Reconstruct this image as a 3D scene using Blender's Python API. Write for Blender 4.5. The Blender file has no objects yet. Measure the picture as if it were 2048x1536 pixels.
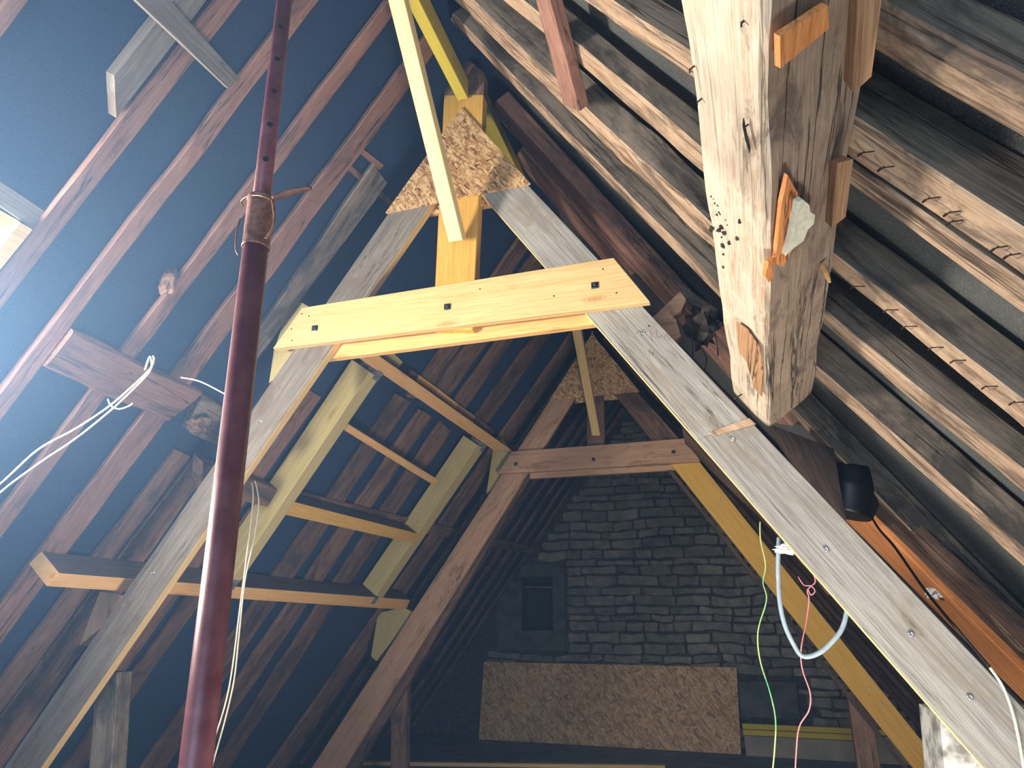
import bpy, bmesh, math, random
from mathutils import Vector, Matrix, noise
random.seed(7)
SC = bpy.context.scene
HAZE = 0.007
COL = SC.collection
# ------------------------------------------------------------------ camera
F = 1330.0                       # focal length in pixels of the 2048 px wide frame
d_ = Vector((1456 - 1024, -(1240 - 768), -F)).normalized()      # ridge direction in camera space
a_ = 1040 - 1024
b_ = (F * d_.z - a_ * d_.x) / d_.y
z_ = Vector((a_, b_, -F)).normalized()
if z_.y < 0: z_ = -z_
x_ = d_.cross(z_)
R = Matrix((x_, d_, z_))         # camera space -> world space
cam = bpy.data.objects.new('camera', bpy.data.cameras.new('camera'))
COL.objects.link(cam)
cam.data.sensor_width = 36.0
cam.data.lens = F / 2048 * 36.0
cam.data.clip_start = 0.02
cam.matrix_world = R.to_4x4()
SC.camera = cam
# ------------------------------------------------------------------ world, lights, exposure
SC.view_settings.view_transform = 'Standard'
SC.view_settings.look = 'None'
SC.view_settings.gamma = 1.0
SC.view_settings.use_curve_mapping = False
SC.view_settings.exposure = 0.35
w = bpy.data.worlds.new('sky'); SC.world = w; w.use_nodes = True
bg = w.node_tree.nodes['Background']
bg.inputs[0].default_value = (0.66, 0.82, 1.0, 1)
bg.inputs[1].default_value = 1.1
def area(name, loc, target, sx, sy, power, col):
    l = bpy.data.lights.new(name, 'AREA'); l.shape = 'RECTANGLE'; l.size = sx; l.size_y = sy
    l.energy = power; l.color = col
    o = bpy.data.objects.new(name, l); COL.objects.link(o)
    o.location = loc
    o.rotation_euler = (Vector(target) - Vector(loc)).to_track_quat('-Z', 'Y').to_euler()
    return o
area('window_daylight', (-2.93, 1.02, 0.98), (0.4, 1.9, 1.1), 0.6, 0.62, 295, (1.0, 0.97, 0.91))
area('rear_fill', (-0.6, -2.6, 0.1), (-1.6, 6.0, 0.7), 2.2, 1.6, 45, (0.55, 0.75, 1.0))  # added bluish fill lamp behind the camera, unseen
area('low_fill', (0.35, 1.9, -1.62), (-3.2, 4.2, 0.2), 0.9, 0.9, 98, (1.0, 0.92, 0.82))  # added fill lamp below the frame, brightens the left slope's inner faces
# ------------------------------------------------------------------ geometry helpers
AX = -1.24
S54, C54 = math.sin(math.radians(54)), math.cos(math.radians(54))
def ray(q): return R @ Vector((q[0] - 1024, -(q[1] - 768), -F))
def hit(q, n, d):
    r = ray(q); return r * (d / n.dot(r))
def RP(side, az):                # roof plane: side -1 left, +1 right; az = height of its ridge line
    n = Vector((S54 * side, 0, C54)); return n, n.dot(Vector((AX, 0, az)))
def YP(y): return Vector((0, 1, 0)), y
def on(q, pl): return hit(q, *pl)
def roofpt(side, az, s, y):      # s metres down the slope from the ridge
    return Vector((AX + side * C54 * s, y, az - S54 * s))
def frame(o, X, Z):
    X = X.normalized(); Y = Z.cross(X).normalized(); Z = X.cross(Y)
    return Matrix(((X.x, Y.x, Z.x, o.x), (X.y, Y.y, Z.y, o.y), (X.z, Y.z, Z.z, o.z), (0, 0, 0, 1)))
def link(name, me, mat, M=None, parent=None):
    o = bpy.data.objects.new(name, me); COL.objects.link(o)
    if mat and not me.materials: me.materials.append(mat)
    if parent is not None:
        o.parent = parent
        o.matrix_parent_inverse = Matrix.Identity(4)
        pm = parent['_m'] if False else parent.matrix_basis
        p = parent
        W = Matrix.Identity(4)
        while p is not None:
            W = p.matrix_basis @ W; p = p.parent
        o.matrix_basis = W.inverted() @ (M or Matrix.Identity(4))
    elif M is not None:
        o.matrix_basis = M
    return o
def tag(o, label=None, cat=None, group=None, kind=None):
    if label: o['label'] = label
    if cat: o['category'] = cat
    if group: o['group'] = group
    if kind: o['kind'] = kind
    return o
def empty(name, loc, label, cat, group=None):
    o = bpy.data.objects.new(name, None); COL.objects.link(o); o.location = loc
    o.empty_display_size = .1
    bpy.context.view_layer.update()
    return tag(o, label, cat, group)
def timber(name, A0, A1, B0, B1, dv, mat, parent=None, irr=0.0, cham=0.003, seg=None, sub=None, seed=None, freq=3.0, side=None):
    """beam whose face A0-A1-B1-B0 (A and B edges run along it) is given, dv = vector through its thickness"""
    A0, A1, B0, B1, dv = map(Vector, (A0, A1, B0, B1, dv))
    L = ((A1 + B1) / 2 - (A0 + B0) / 2)
    ln = L.length
    if seg is None: seg = 1 if irr == 0 else max(3, int(ln / 0.07))
    if sub is None: sub = 1 if irr == 0 else 2
    seg = min(seg, 60)
    sd = Vector((random.random() * 50,) * 3) if seed is None else Vector((seed,) * 3)
    wv = ((B0 - A0).normalized() + (B1 - A1).normalized()).normalized()
    dn = dv.normalized(); dl = dv.length
    verts = []; 
    # ring in (u along A->B 0..1, v through thickness 0..1)
    def ring(W):
        cu = min(cham / max(W, 1e-4), .3); cv = min(cham / dl, .3)
        pts = []
        def side(p, q):
            for k in range(sub):
                t = k / sub; pts.append((p[0] + (q[0] - p[0]) * t, p[1] + (q[1] - p[1]) * t))
            pts.append(q)
        side((cu, 0), (1 - cu, 0)); side((1, cv), (1, 1 - cv)); side((1 - cu, 1), (cu, 1)); side((0, 1 - cv), (0, cv))
        return pts
    n = 4 * (sub + 1)
    for i in range(seg + 1):
        t = i / seg
        a = A0.lerp(A1, t); b = B0.lerp(B1, t); W = (b - a).length
        c = (a + b) / 2 + dv / 2
        bow = noise.noise_vector(sd + Vector((t * ln * .9, 3, 9))) * irr * 1.1 if irr else Vector()
        for (u, v) in ring(W):
            p = a.lerp(b, u) + dv * v
            if irr:
                nv = noise.noise_vector(sd + Vector((t * ln * freq, u * W * freq * 2.5, v * dl * freq * 2.5)))
                n2 = noise.noise_vector(sd + Vector((t * ln * freq * 4, u * W * freq * 9, v * dl * freq * 9)))
                q = nv * irr + n2 * irr * .35
                p = p + wv * (q.x + bow.x) + dn * (q.y * .8 + bow.y * .5)
                if i in (0, seg): p = p + L.normalized() * q.z * 1.5
            verts.append(p)
    faces = []
    for i in range(seg):
        for k in range(n):
            k2 = (k + 1) % n
            faces.append((i * n + k, i * n + k2, (i + 1) * n + k2, (i + 1) * n + k))
    faces.append(tuple(reversed(range(n)))); faces.append(tuple(range(seg * n, seg * n + n)))
    M = frame((A0 + B0) / 2 + dv / 2, L, dv)
    Mi = M.inverted()
    me = bpy.data.meshes.new(name)
    me.from_pydata([Mi @ v for v in verts], [], faces)
    bm = bmesh.new(); bm.from_mesh(me); bmesh.ops.recalc_face_normals(bm, faces=bm.faces)
    bm.to_mesh(me); bm.free()
    if side:
        me.materials.append(mat); me.materials.append(side)
        for f, p in enumerate(me.polygons):
            k = f % n if f < seg * n else -1
            p.material_index = 0 if (k <= sub or k == n - 1) else 1
    return link(name, me, mat, M, parent)
def quadpx(name, pl, a0, a1, b0, b1, depth, mat, parent=None, e0=0, e1=0, **k):
    n, d = pl
    P = [hit(q, n, d) for q in (a0, a1, b0, b1)]
    nn = n if n.dot((P[0] + P[1]) / 2) > 0 else -n        # away from the camera
    da = (P[1] - P[0]).normalized(); db = (P[3] - P[2]).normalized()
    if name == 'rafter': da = db = (da * .5 + db * .5 + Vector((C54 * (1 if n.x > 0 else -1), 0, -S54)) * 3).normalized()
    if name == 'rafter':                     # stop at the ridge
        e0 = max(0, min(e0, (min(abs(P[0].x - AX), abs(P[2].x - AX)) - .03) / C54))
    P[0] -= da * e0; P[2] -= db * e0; P[1] += da * e1; P[3] += db * e1
    return timber(name, *P, nn * depth, mat, parent, **k)
def box(name, p0, p1, wdir, wdt, ddir, dep, mat, parent=None, **k):
    """beam from p0 to p1 (centre of its face), wdt wide along wdir, dep thick along ddir"""
    p0, p1, wd, dd = Vector(p0), Vector(p1), Vector(wdir).normalized(), Vector(ddir).normalized()
    return timber(name, p0 - wd * wdt / 2, p1 - wd * wdt / 2, p0 + wd * wdt / 2, p1 + wd * wdt / 2, dd * dep, mat, parent, **k)
def slab(name, pts, dv, mat, parent=None, X=None):
    """flat polygon given by points, extruded by dv"""
    pts = [Vector(p) for p in pts]; dv = Vector(dv); n = len(pts)
    X = Vector(X) if X else (pts[1] - pts[0])
    M = frame(pts[0], X, dv); Mi = M.inverted()
    me = bpy.data.meshes.new(name)
    me.from_pydata([Mi @ p for p in pts] + [Mi @ (p + dv) for p in pts], [],
                   [tuple(range(n))[::-1], tuple(range(n, 2 * n))] + [(i, (i + 1) % n, n + (i + 1) % n, n + i) for i in range(n)])
    bm = bmesh.new(); bm.from_mesh(me); bmesh.ops.recalc_face_normals(bm, faces=bm.faces); bm.to_mesh(me); bm.free()
    return link(name, me, mat, M, parent)
def tube(name, pts, r, mat, parent=None, sides=8, smooth=True, res=6, caps=True):
    """swept tube through points (Catmull-Rom), r a number or list"""
    P = [Vector(p) for p in pts]
    out = []; rr = []
    n = len(P)
    rs = r if isinstance(r, (list, tuple)) else [r] * n
    for i in range(n - 1):
        p0 = P[max(i - 1, 0)]; p1 = P[i]; p2 = P[i + 1]; p3 = P[min(i + 2, n - 1)]
        for k in range(res):
            t = k / res
            out.append(.5 * ((2 * p1) + (p2 - p0) * t + (2 * p0 - 5 * p1 + 4 * p2 - p3) * t * t + (3 * p1 - p0 - 3 * p2 + p3) * t ** 3))
            rr.append(rs[i] + (rs[i + 1] - rs[i]) * t)
    out.append(P[-1]); rr.append(rs[-1])
    me = bpy.data.meshes.new(name); vs = []; fs = []
    up = Vector((.31, .2, .93))
    o0 = out[0]
    for i, p in enumerate(out):
        t = (out[min(i + 1, len(out) - 1)] - out[max(i - 1, 0)]).normalized()
        u = t.cross(up); u = u.normalized() if u.length > 1e-3 else Vector((1, 0, 0)); v = t.cross(u).normalized(); up = u.cross(t) * -1 if False else up
        for k in range(sides):
            an = 2 * math.pi * k / sides
            vs.append(p - o0 + u * math.cos(an) * rr[i] + v * math.sin(an) * rr[i])
    for i in range(len(out) - 1):
        for k in range(sides):
            k2 = (k + 1) % sides
            fs.append((i * sides + k, i * sides + k2, (i + 1) * sides + k2, (i + 1) * sides + k))
    if caps:
        fs.append(tuple(range(sides))[::-1]); fs.append(tuple(range((len(out) - 1) * sides, len(out) * sides)))
    me.from_pydata(vs, [], fs)
    if smooth:
        for p in me.polygons: p.use_smooth = len(p.vertices) == 4
    return link(name, me, mat, Matrix.Translation(o0), parent)
def lathe(name, prof, base, axis, mat, parent=None, sides=24):
    """profile [(radius, height)] turned about axis through base"""
    vs = []; fs = []; n = len(prof)
    for (r, h) in prof:
        for k in range(sides):
            a = 2 * math.pi * k / sides; vs.append((r * math.cos(a), r * math.sin(a), h))
    for i in range(n - 1):
        for k in range(sides):
            k2 = (k + 1) % sides; fs.append((i * sides + k, i * sides + k2, (i + 1) * sides + k2, (i + 1) * sides + k))
    fs.append(tuple(range(sides))[::-1]); fs.append(tuple(range((n - 1) * sides, n * sides)))
    me = bpy.data.meshes.new(name); me.from_pydata(vs, [], fs)
    for p in me.polygons: p.use_smooth = len(p.vertices) == 4
    M = Vector(axis).to_track_quat('Z', 'X').to_matrix().to_4x4(); M.translation = Vector(base)
    return link(name, me, mat, M, parent)
def lump(name, c, r, mat, parent=None, irr=.3, seed=1, squash=(1, 1, 1), freq=3.0, lev=3):
    bm = bmesh.new(); bmesh.ops.create_icosphere(bm, subdivisions=lev, radius=1)
    for v in bm.verts:
        k = noise.noise(v.co * freq / 2 + Vector((seed, seed * 2, 5))) * irr * 2 + noise.noise(v.co * freq * 1.7 + Vector((seed, 7, 5))) * irr
        v.co = Vector((v.co.x * squash[0], v.co.y * squash[1], v.co.z * squash[2])) * r * (1 + k)
    me = bpy.data.meshes.new(name); bm.to_mesh(me); bm.free()
    return link(name, me, mat, Matrix.Translation(Vector(c)), parent)
# ------------------------------------------------------------------ materials
def srgb(r, g, b):
    f = lambda c: (c / 255 / 12.92) if c <= 10 else ((c / 255 + .055) / 1.055) ** 2.4
    return (f(r), f(g), f(b), 1)
class NT:
    def __init__(s, name):
        s.m = bpy.data.materials.new(name); s.m.use_nodes = True
        s.t = s.m.node_tree; s.b = s.t.nodes['Principled BSDF']
    def n(s, typ, **k):
        nd = s.t.nodes.new(typ)
        for a, v in k.items():
            if hasattr(nd, a) and a not in nd.inputs: setattr(nd, a, v)
            else: nd.inputs[a].default_value = v
        return nd
    def l(s, a, b): s.t.links.new(a, b)
    def coord(s, rnd=40.0):
        tc = s.n('ShaderNodeTexCoord'); oi = s.n('ShaderNodeObjectInfo')
        m = s.n('ShaderNodeMath', operation='MULTIPLY'); s.l(oi.outputs['Random'], m.inputs[0]); m.inputs[1].default_value = rnd
        v = s.n('ShaderNodeVectorMath', operation='ADD'); s.l(tc.outputs['Object'], v.inputs[0]); s.l(m.outputs[0], v.inputs[1])
        s.P = v.outputs[0]; s.rand = oi.outputs['Random']; return s.P
    def mapped(s, sc, rot=(0, 0, 0), src=None):
        mp = s.n('ShaderNodeMapping'); s.l(src or s.P, mp.inputs[0]); mp.inputs['Scale'].default_value = sc; mp.inputs['Rotation'].default_value = rot
        return mp.outputs[0]
    def noise(s, sc, scale=1, detail=5, rough=.55, dist=0, src=None):
        nd = s.n('ShaderNodeTexNoise'); s.l(s.mapped(sc, src=src), nd.inputs['Vector'])
        nd.inputs['Scale'].default_value = scale; nd.inputs['Detail'].default_value = detail
        nd.inputs['Roughness'].default_value = rough; nd.inputs['Distortion'].default_value = dist
        return nd.outputs['Fac']
    def ramp(s, fac, stops):
        r = s.n('ShaderNodeValToRGB'); s.l(fac, r.inputs[0]); el = r.color_ramp.elements
        while len(el) < len(stops): el.new(.5)
        for e, (p, c) in zip(el, stops):
            e.position = p; e.color = c if isinstance(c, tuple) else (c, c, c, 1)
        return r.outputs[0]
    def mix(s, fac, a, b, mode='MIX'):
        m = s.n('ShaderNodeMix', data_type='RGBA', blend_type=mode)
        for i, v in ((0, fac), (6, a), (7, b)):
            if hasattr(v, 'default_value') or hasattr(v, 'is_linked'): s.l(v, m.inputs[i])
            else: m.inputs[i].default_value = v
        return m.outputs[2]
    def math(s, op, a, b=None, c=None):
        m = s.n('ShaderNodeMath', operation=op)
        for i, v in enumerate((a, b, c)):
            if v is None: continue
            if hasattr(v, 'is_linked'): s.l(v, m.inputs[i])
            else: m.inputs[i].default_value = v
        return m.outputs[0]
    def done(s, col, rough=.8, bump=None, bstr=.4, bdist=.004, metal=0, spec=.3):
        if hasattr(col, 'is_linked'): s.l(col, s.b.inputs['Base Color'])
        else: s.b.inputs['Base Color'].default_value = col
        s.b.inputs['Roughness'].default_value = rough; s.b.inputs['Metallic'].default_value = metal
        s.b.inputs['Specular IOR Level'].default_value = spec
        if bump is not None:
            bn = s.n('ShaderNodeBump'); s.l(bump, bn.inputs['Height']); bn.inputs['Strength'].default_value = bstr; bn.inputs['Distance'].default_value = bdist
            s.l(bn.outputs[0], s.b.inputs['Normal'])
        return s.m
def wood(name, base, dark, light, patch=None, pamt=.5, pscale=2.5, knots=True, cracks=.0, contrast=1.0, rough=.8, bstr=.35, bdist=.003, var=.25, old=False):
    s = NT(name); s.coord()
    g1 = s.noise((1.6, 34, 34) if not old else (1.1, 15, 15), 1, 7, .68, .25 if old else .5)
    g2 = s.noise((5, 170, 170), 1, 4, .6)
    k = .16 / contrast
    c = s.mix(s.ramp(g1, [(.5 - k, 0.0), (.5 + k, 1.0)]), dark, base)
    c = s.mix(s.math('MULTIPLY', s.ramp(g2, [(.42, 0.0), (.62, 1.0)]), .45), c, light)
    if patch:
        p = s.noise((pscale * .8, pscale * 2.4, pscale * 2.4), 1, 9, .72, .6)
        if old:
            q = s.noise((pscale * 2.5, pscale * 4, pscale * 4), 1, 6, .7, .2)
            c = s.mix(s.math('MULTIPLY', s.ramp(q, [(.46, 0.0), (.72, 1.0)]), .4), c, light)
        c = s.mix(s.math('MULTIPLY', s.ramp(p, [(.62 - pamt * .3, 0.0), (.72 - pamt * .25, 1.0)]), .85), c, patch)
    h = s.math('ADD', s.math('MULTIPLY', g1, .8), s.math('MULTIPLY', g2, .35))
    if knots:
        vo = s.n('ShaderNodeTexVoronoi'); s.l(s.mapped((2.3, 8.5, 8.5)), vo.inputs['Vector']); vo.inputs['Scale'].default_value = 1.0
        vc = s.n('ShaderNodeSeparateColor'); s.l(vo.outputs['Color'], vc.inputs[0])
        sel = s.math('GREATER_THAN', vc.outputs[0], .62)
        kd = s.math('MULTIPLY', s.ramp(vo.outputs['Distance'], [(.05, 1.0), (.19, 0.0)]), sel)
        ringv = s.math('ADD', s.math('MULTIPLY', s.math('SINE', s.math('MULTIPLY', vo.outputs['Distance'], 110)), .25), .6)
        kc = tuple(x * y for x, y in zip(dark, (.75, .55, .4, 1)))
        c = s.mix(s.math('MULTIPLY', kd, ringv), c, kc)
    if cracks > 0:
        cn = s.noise((.55, 13, 13), 1, 5, .55, .4)
        cr = s.ramp(cn, [(.5 - .012 * cracks, 0.0), (.5, 1.0), (.5 + .012 * cracks, 0.0)])
        msk = s.ramp(s.noise((1.2, 3, 3), 1, 2), [(.42, 0.0), (.55, 1.0)])
        cr = s.math('MULTIPLY', cr, msk)
        c = s.mix(s.math('MULTIPLY', cr, .85), c, (.012, .009, .007, 1))
        h = s.math('SUBTRACT', h, s.math('MULTIPLY', cr, 1.5))
    hv = s.n('ShaderNodeHueSaturation'); s.l(c, hv.inputs['Color'])
    s.l(s.math('ADD', s.math('MULTIPLY', s.rand, var * 2), 1 - var), hv.inputs['Value'])
    return s.done(hv.outputs[0], rough, h, bstr, bdist)
M = {}
M['pine'] = wood('fresh_pine', srgb(214, 182, 126), srgb(192, 152, 94), srgb(228, 202, 152), contrast=.7, var=.04, bstr=.15)
M['pine_white'] = wood('pale_pine', srgb(238, 218, 160), srgb(222, 192, 124), srgb(248, 232, 186), contrast=.6, var=.03, bstr=.12)
M['pine_orange'] = wood('orange_pine', srgb(226, 178, 112), srgb(206, 148, 82), srgb(238, 200, 144), contrast=.7, var=.04, bstr=.15)
M['pine_gold'] = wood('golden_pine', srgb(210, 164, 76), srgb(188, 138, 54), srgb(224, 184, 104), contrast=.7, var=.04, bstr=.15)
M['pine_green'] = wood('treated_pine', srgb(190, 172, 118), srgb(164, 146, 92), srgb(206, 190, 140), contrast=.6, var=.05, bstr=.15)
M['pine_yellow'] = wood('yellow_treated_pine', srgb(198, 178, 62), srgb(172, 150, 44), srgb(210, 192, 88), contrast=.6, var=.04, bstr=.15)
M['grey'] = wood('weathered_grey_board', srgb(152, 147, 138), srgb(112, 106, 98), srgb(186, 182, 174), patch=srgb(134, 124, 110), pamt=.4, cracks=1.0, contrast=1.1, var=.08, bstr=.5)
M['grey_dark'] = wood('weathered_dark_board', srgb(122, 113, 103), srgb(94, 86, 78), srgb(146, 137, 126), patch=srgb(104, 90, 78), pamt=.4, cracks=.6, var=.08, bstr=.4)
M['grey_shade'] = wood('shaded_grey_board', srgb(104, 92, 84), srgb(80, 70, 64), srgb(124, 112, 102), patch=srgb(84, 72, 66), pamt=.4, var=.05)  # upper sides of lower purlin and nogging, their shade put into the colour
M['brown_new'] = wood('brownish_board', srgb(176, 140, 112), srgb(150, 112, 86), srgb(192, 160, 132), patch=srgb(128, 90, 70), pamt=.25, cracks=.5, contrast=.8, var=.06, bstr=.3)
M['oak_red'] = wood('reddish_old_oak', srgb(140, 100, 84), srgb(104, 72, 60), srgb(164, 126, 108), patch=srgb(84, 66, 60), pamt=.4, cracks=1.2, var=.18, bstr=.5, bdist=.004, old=True)
M['oak_brown'] = wood('brown_old_oak', srgb(120, 90, 72), srgb(82, 60, 48), srgb(146, 116, 96), patch=srgb(64, 54, 50), pamt=.5, cracks=1.2, var=.22, bstr=.5, bdist=.004, old=True)
M['oak_grey'] = wood('greyed_old_oak', srgb(120, 108, 96), srgb(84, 74, 66), srgb(146, 134, 120), patch=srgb(66, 62, 60), pamt=.5, cracks=1.2, var=.18, bstr=.5, bdist=.004, old=True)
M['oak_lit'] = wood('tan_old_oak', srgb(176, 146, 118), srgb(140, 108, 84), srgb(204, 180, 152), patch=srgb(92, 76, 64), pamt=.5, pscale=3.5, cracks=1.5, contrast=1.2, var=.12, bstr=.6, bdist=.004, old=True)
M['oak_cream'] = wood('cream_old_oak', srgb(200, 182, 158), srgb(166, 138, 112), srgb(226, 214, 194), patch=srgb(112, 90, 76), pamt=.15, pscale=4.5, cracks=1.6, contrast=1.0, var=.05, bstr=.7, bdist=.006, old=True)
M['oak_cream_shade'] = wood('shaded_hewn_oak', srgb(148, 128, 108), srgb(118, 96, 78), srgb(172, 154, 134), patch=srgb(92, 78, 68), pamt=.3, pscale=4.5, cracks=1.6, var=.05, bstr=.7, bdist=.006, old=True)  # big purlin's lower side, shade painted in as a browner tone
M['dark_oak'] = wood('dark_old_oak', srgb(78, 62, 52), srgb(48, 38, 34), srgb(96, 80, 68), patch=srgb(36, 30, 28), pamt=.5, cracks=1, var=.2, bstr=.5, bdist=.004, old=True)
M['oak_side'] = wood('grey_oak_side', srgb(112, 100, 88), srgb(78, 70, 62), srgb(140, 128, 112), patch=srgb(56, 52, 50), pamt=.5, cracks=1.5, var=.15, bstr=.5, bdist=.004, old=True)  # rafter sides, darker and greyer than the inner faces
M['torn'] = wood('torn_fresh_oak', srgb(214, 140, 78), srgb(176, 100, 50), srgb(232, 170, 110), cracks=1.2, contrast=1.4, var=.05, bstr=.6, bdist=.004, knots=False)
M['torn_brown'] = wood('torn_brown_oak', srgb(176, 132, 92), srgb(132, 92, 62), srgb(206, 170, 130), cracks=1.2, var=.05, bstr=.8, knots=False)
def osb(K=1.0):
    s = NT('strand_board'); s.coord()
    vals = []
    for ang, sc in ((.3, 1.0), (1.35, 1.1), (-.75, .9), (2.2, 1.25)):
        vr = s.n('ShaderNodeVectorRotate', rotation_type='Z_AXIS'); s.l(s.P, vr.inputs['Vector']); vr.inputs['Angle'].default_value = ang
        vo = s.n('ShaderNodeTexVoronoi'); s.l(s.mapped((9 * sc * K, 34 * sc * K, 9), src=vr.outputs[0]), vo.inputs['Vector'])
        sp = s.n('ShaderNodeSeparateColor'); s.l(vo.outputs['Color'], sp.inputs[0])
        vals.append((sp.outputs[0], sp.outputs[1]))
    v = vals[0][0]; h = vals[0][1]
    for a, b in vals[1:]:          # a flake lies over the ones before where its own number is high
        m = s.math('GREATER_THAN', b, .62)
        v = s.math('ADD', s.math('MULTIPLY', v, s.math('SUBTRACT', 1, m)), s.math('MULTIPLY', a, m))
        h = s.math('ADD', s.math('MULTIPLY', h, s.math('SUBTRACT', 1, m)), s.math('MULTIPLY', b, m))
    fib = s.noise((60, 60, 60), 1, 4)
    c = s.ramp(v, [(.02, srgb(88, 56, 36)), (.14, srgb(150, 108, 70)), (.5, srgb(182, 142, 96)), (.95, srgb(218, 186, 138))])
    c = s.mix(s.math('MULTIPLY', s.ramp(fib, [(.4, 0.0), (.65, 1.0)]), .3), c, srgb(158, 114, 74))
    if K < .3: c = s.mix(.22, c, srgb(206, 184, 150))
    return s.done(c, .75, h, .35, .003)
M['osb'] = osb(.5); M['osb_far'] = osb(.22)
def felt(name, base, c2, scale, spark=False, bstr=.3):
    s = NT(name); s.coord(3)
    n1 = s.noise((1.3, 1.3, 1.3), 1, 5); n2 = s.noise((scale,) * 3, 1, 3)
    c = s.mix(s.ramp(n1, [(.35, 0.0), (.7, 1.0)]), base, c2)
    c = s.mix(s.math('MULTIPLY', s.ramp(n2, [(.45, 0.0), (.7, 1.0)]), .5), c, tuple(min(1, x * 2.2) for x in c2[:3]) + (1,))
    return s.done(c, .85, n2, bstr, .002)
M['felt_l'] = felt('dark_membrane', srgb(20, 40, 70), srgb(28, 48, 76), 120)  # black membrane, with the blue tint of its shade put into the colour
M['felt_r'] = felt('gritty_roofing_felt', srgb(58, 60, 60), srgb(84, 85, 82), 260, bstr=.8)
def simple(name, col, rough=.6, metal=0, c2=None, sc=20, bstr=0, spec=.4):
    s = NT(name); s.coord(5); n = s.noise((sc,) * 3, 1, 5, .6)
    c = s.mix(s.ramp(n, [(.4, 0.0), (.62, 1.0)]), col, c2 or tuple(x * .8 for x in col[:3]) + (1,))
    return s.done(c, rough, n if bstr else None, bstr, .003, metal, spec)
M['prop'] = simple('dull_red_paint', srgb(92, 42, 50), .4, .2, srgb(112, 66, 72), 14, .15, .5)
M['rust'] = simple('rusty_steel', srgb(132, 92, 78), .5, .5, srgb(96, 64, 56), 60, .3)
M['hole'] = simple('dark_hole', srgb(16, 10, 12), .9)
M['zinc'] = simple('galvanised_steel', srgb(150, 158, 164), .4, .4, srgb(92, 100, 106), 40)
M['bolt'] = simple('dark_washer', srgb(44, 46, 50), .35, .8, srgb(90, 92, 96), 90)
M['screw'] = simple('bright_screw', srgb(190, 190, 186), .3, .9)
M['iron'] = simple('rusted_iron', srgb(66, 46, 40), .7, .3, srgb(36, 28, 26), 80)
M['cable_white'] = simple('cream_cable', srgb(226, 216, 196), .5)
M['cable_black'] = simple('black_cable', srgb(18, 18, 20), .4)
M['cable_grey'] = simple('grey_conduit', srgb(150, 166, 176), .45)
M['wire_green'] = simple('green_yellow_wire', srgb(196, 206, 120), .5, 0, srgb(70, 160, 110), 5)
M['wire_pink'] = simple('pink_wire', srgb(226, 134, 140), .5)
M['plaster'] = simple('old_grey_plaster', srgb(84, 88, 84), .9, 0, srgb(66, 70, 68), 6, .5)
M['pier'] = simple('mottled_render', srgb(206, 204, 196), .9, 0, srgb(126, 120, 112), 14, .8)
M['foam'] = simple('dried_foam', srgb(222, 218, 196), .9, 0, srgb(196, 196, 172), 40, .8)
M['plaster_white'] = simple('white_plaster', srgb(236, 232, 228), .9, 0, srgb(200, 196, 196), 50, .8)
M['nest'] = simple('dusty_nest', srgb(64, 54, 48), .95, 0, srgb(34, 28, 26), 30, 1)
M['floor'] = simple('dusty_floorboard', srgb(120, 122, 122), .85, 0, srgb(96, 100, 100), 4)
M['niche'] = simple('niche_plaster', srgb(44, 52, 54), .95)
M['greyboard'] = simple('grey_panel', srgb(150, 142, 126), .8, 0, srgb(128, 122, 112), 3)
def stone():
    s = NT('limestone'); s.coord(60)
    n = s.noise((7, 7, 7), 1, 7, .65); n2 = s.noise((40, 40, 40), 1, 4)
    c = s.mix(s.ramp(n, [(.35, 0.0), (.68, 1.0)]), srgb(92, 92, 88), srgb(134, 130, 120))
    hv = s.n('ShaderNodeHueSaturation'); s.l(c, hv.inputs['Color']); s.l(s.math('ADD', s.math('MULTIPLY', s.rand, .5), .75), hv.inputs['Value'])
    return s.done(hv.outputs[0], .92, s.math('ADD', n, s.math('MULTIPLY', n2, .4)), .8, .012)
M['stone'] = stone()
M['mortar'] = simple('lime_mortar', srgb(70, 68, 64), .95, 0, srgb(44, 44, 44), 18, .8)
def glass():
    s = NT('window_glass'); s.b.inputs['Transmission Weight'].default_value = 1; s.b.inputs['IOR'].default_value = 1.02
    s.b.inputs['Roughness'].default_value = 0; s.b.inputs['Base Color'].default_value = (1, 1, 1, 1); return s.m
M['glass'] = glass()
# ------------------------------------------------------------------ room shell
AZL, AZR = 3.17, 3.30            # ridge height of the planes of the rafters' inner faces
FL, FR = 3.243, 3.53              # ... of the roofing felt
FZ = -1.65
Y0, Y1 = -1.2, 10.4
nL, nR = Vector((-S54, 0, C54)), Vector((S54, 0, C54))
# ridge where both felts meet
xr = AX + (FR - FL) / (2 * S54 / C54); zr = FL + (xr - AX) * S54 / C54
def feltpt(side, s, y): return Vector((xr + side * C54 * s, y, zr - S54 * s))
SM = (zr - FZ) / S54
# window opening in the left slope
wt = on((20, 466), RP(-1, FL)); ws0 = (zr - wt.z) / S54
WY0, WY1, WS0, WS1 = 0.62, 1.62, ws0 - .06, ws0 + 1.05
ref = empty('ceiling_left', feltpt(-1, 0, 0), None, None); ref['kind'] = 'structure'
def feltpiece(side, s0, s1, y0, y1, mat, nm, par):
    n = nL if side < 0 else nR
    slab(nm, [feltpt(side, s0, y0), feltpt(side, s0, y1), feltpt(side, s1, y1), feltpt(side, s1, y0)], n * .02, mat, par, X=(0, 1, 0))
for a in ((0, WS0, Y0, Y1), (WS0, WS1, Y0, WY0), (WS0, WS1, WY1, Y1), (WS1, SM, Y0, Y1)):
    feltpiece(-1, *a, M['felt_l'], 'membrane', ref)
cr = slab('ceiling_right', [feltpt(1, 0, Y0), feltpt(1, 0, Y1), feltpt(1, SM, Y1), feltpt(1, SM, Y0)], nR * .02, M['felt_r'], X=(0, 1, 0))
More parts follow.
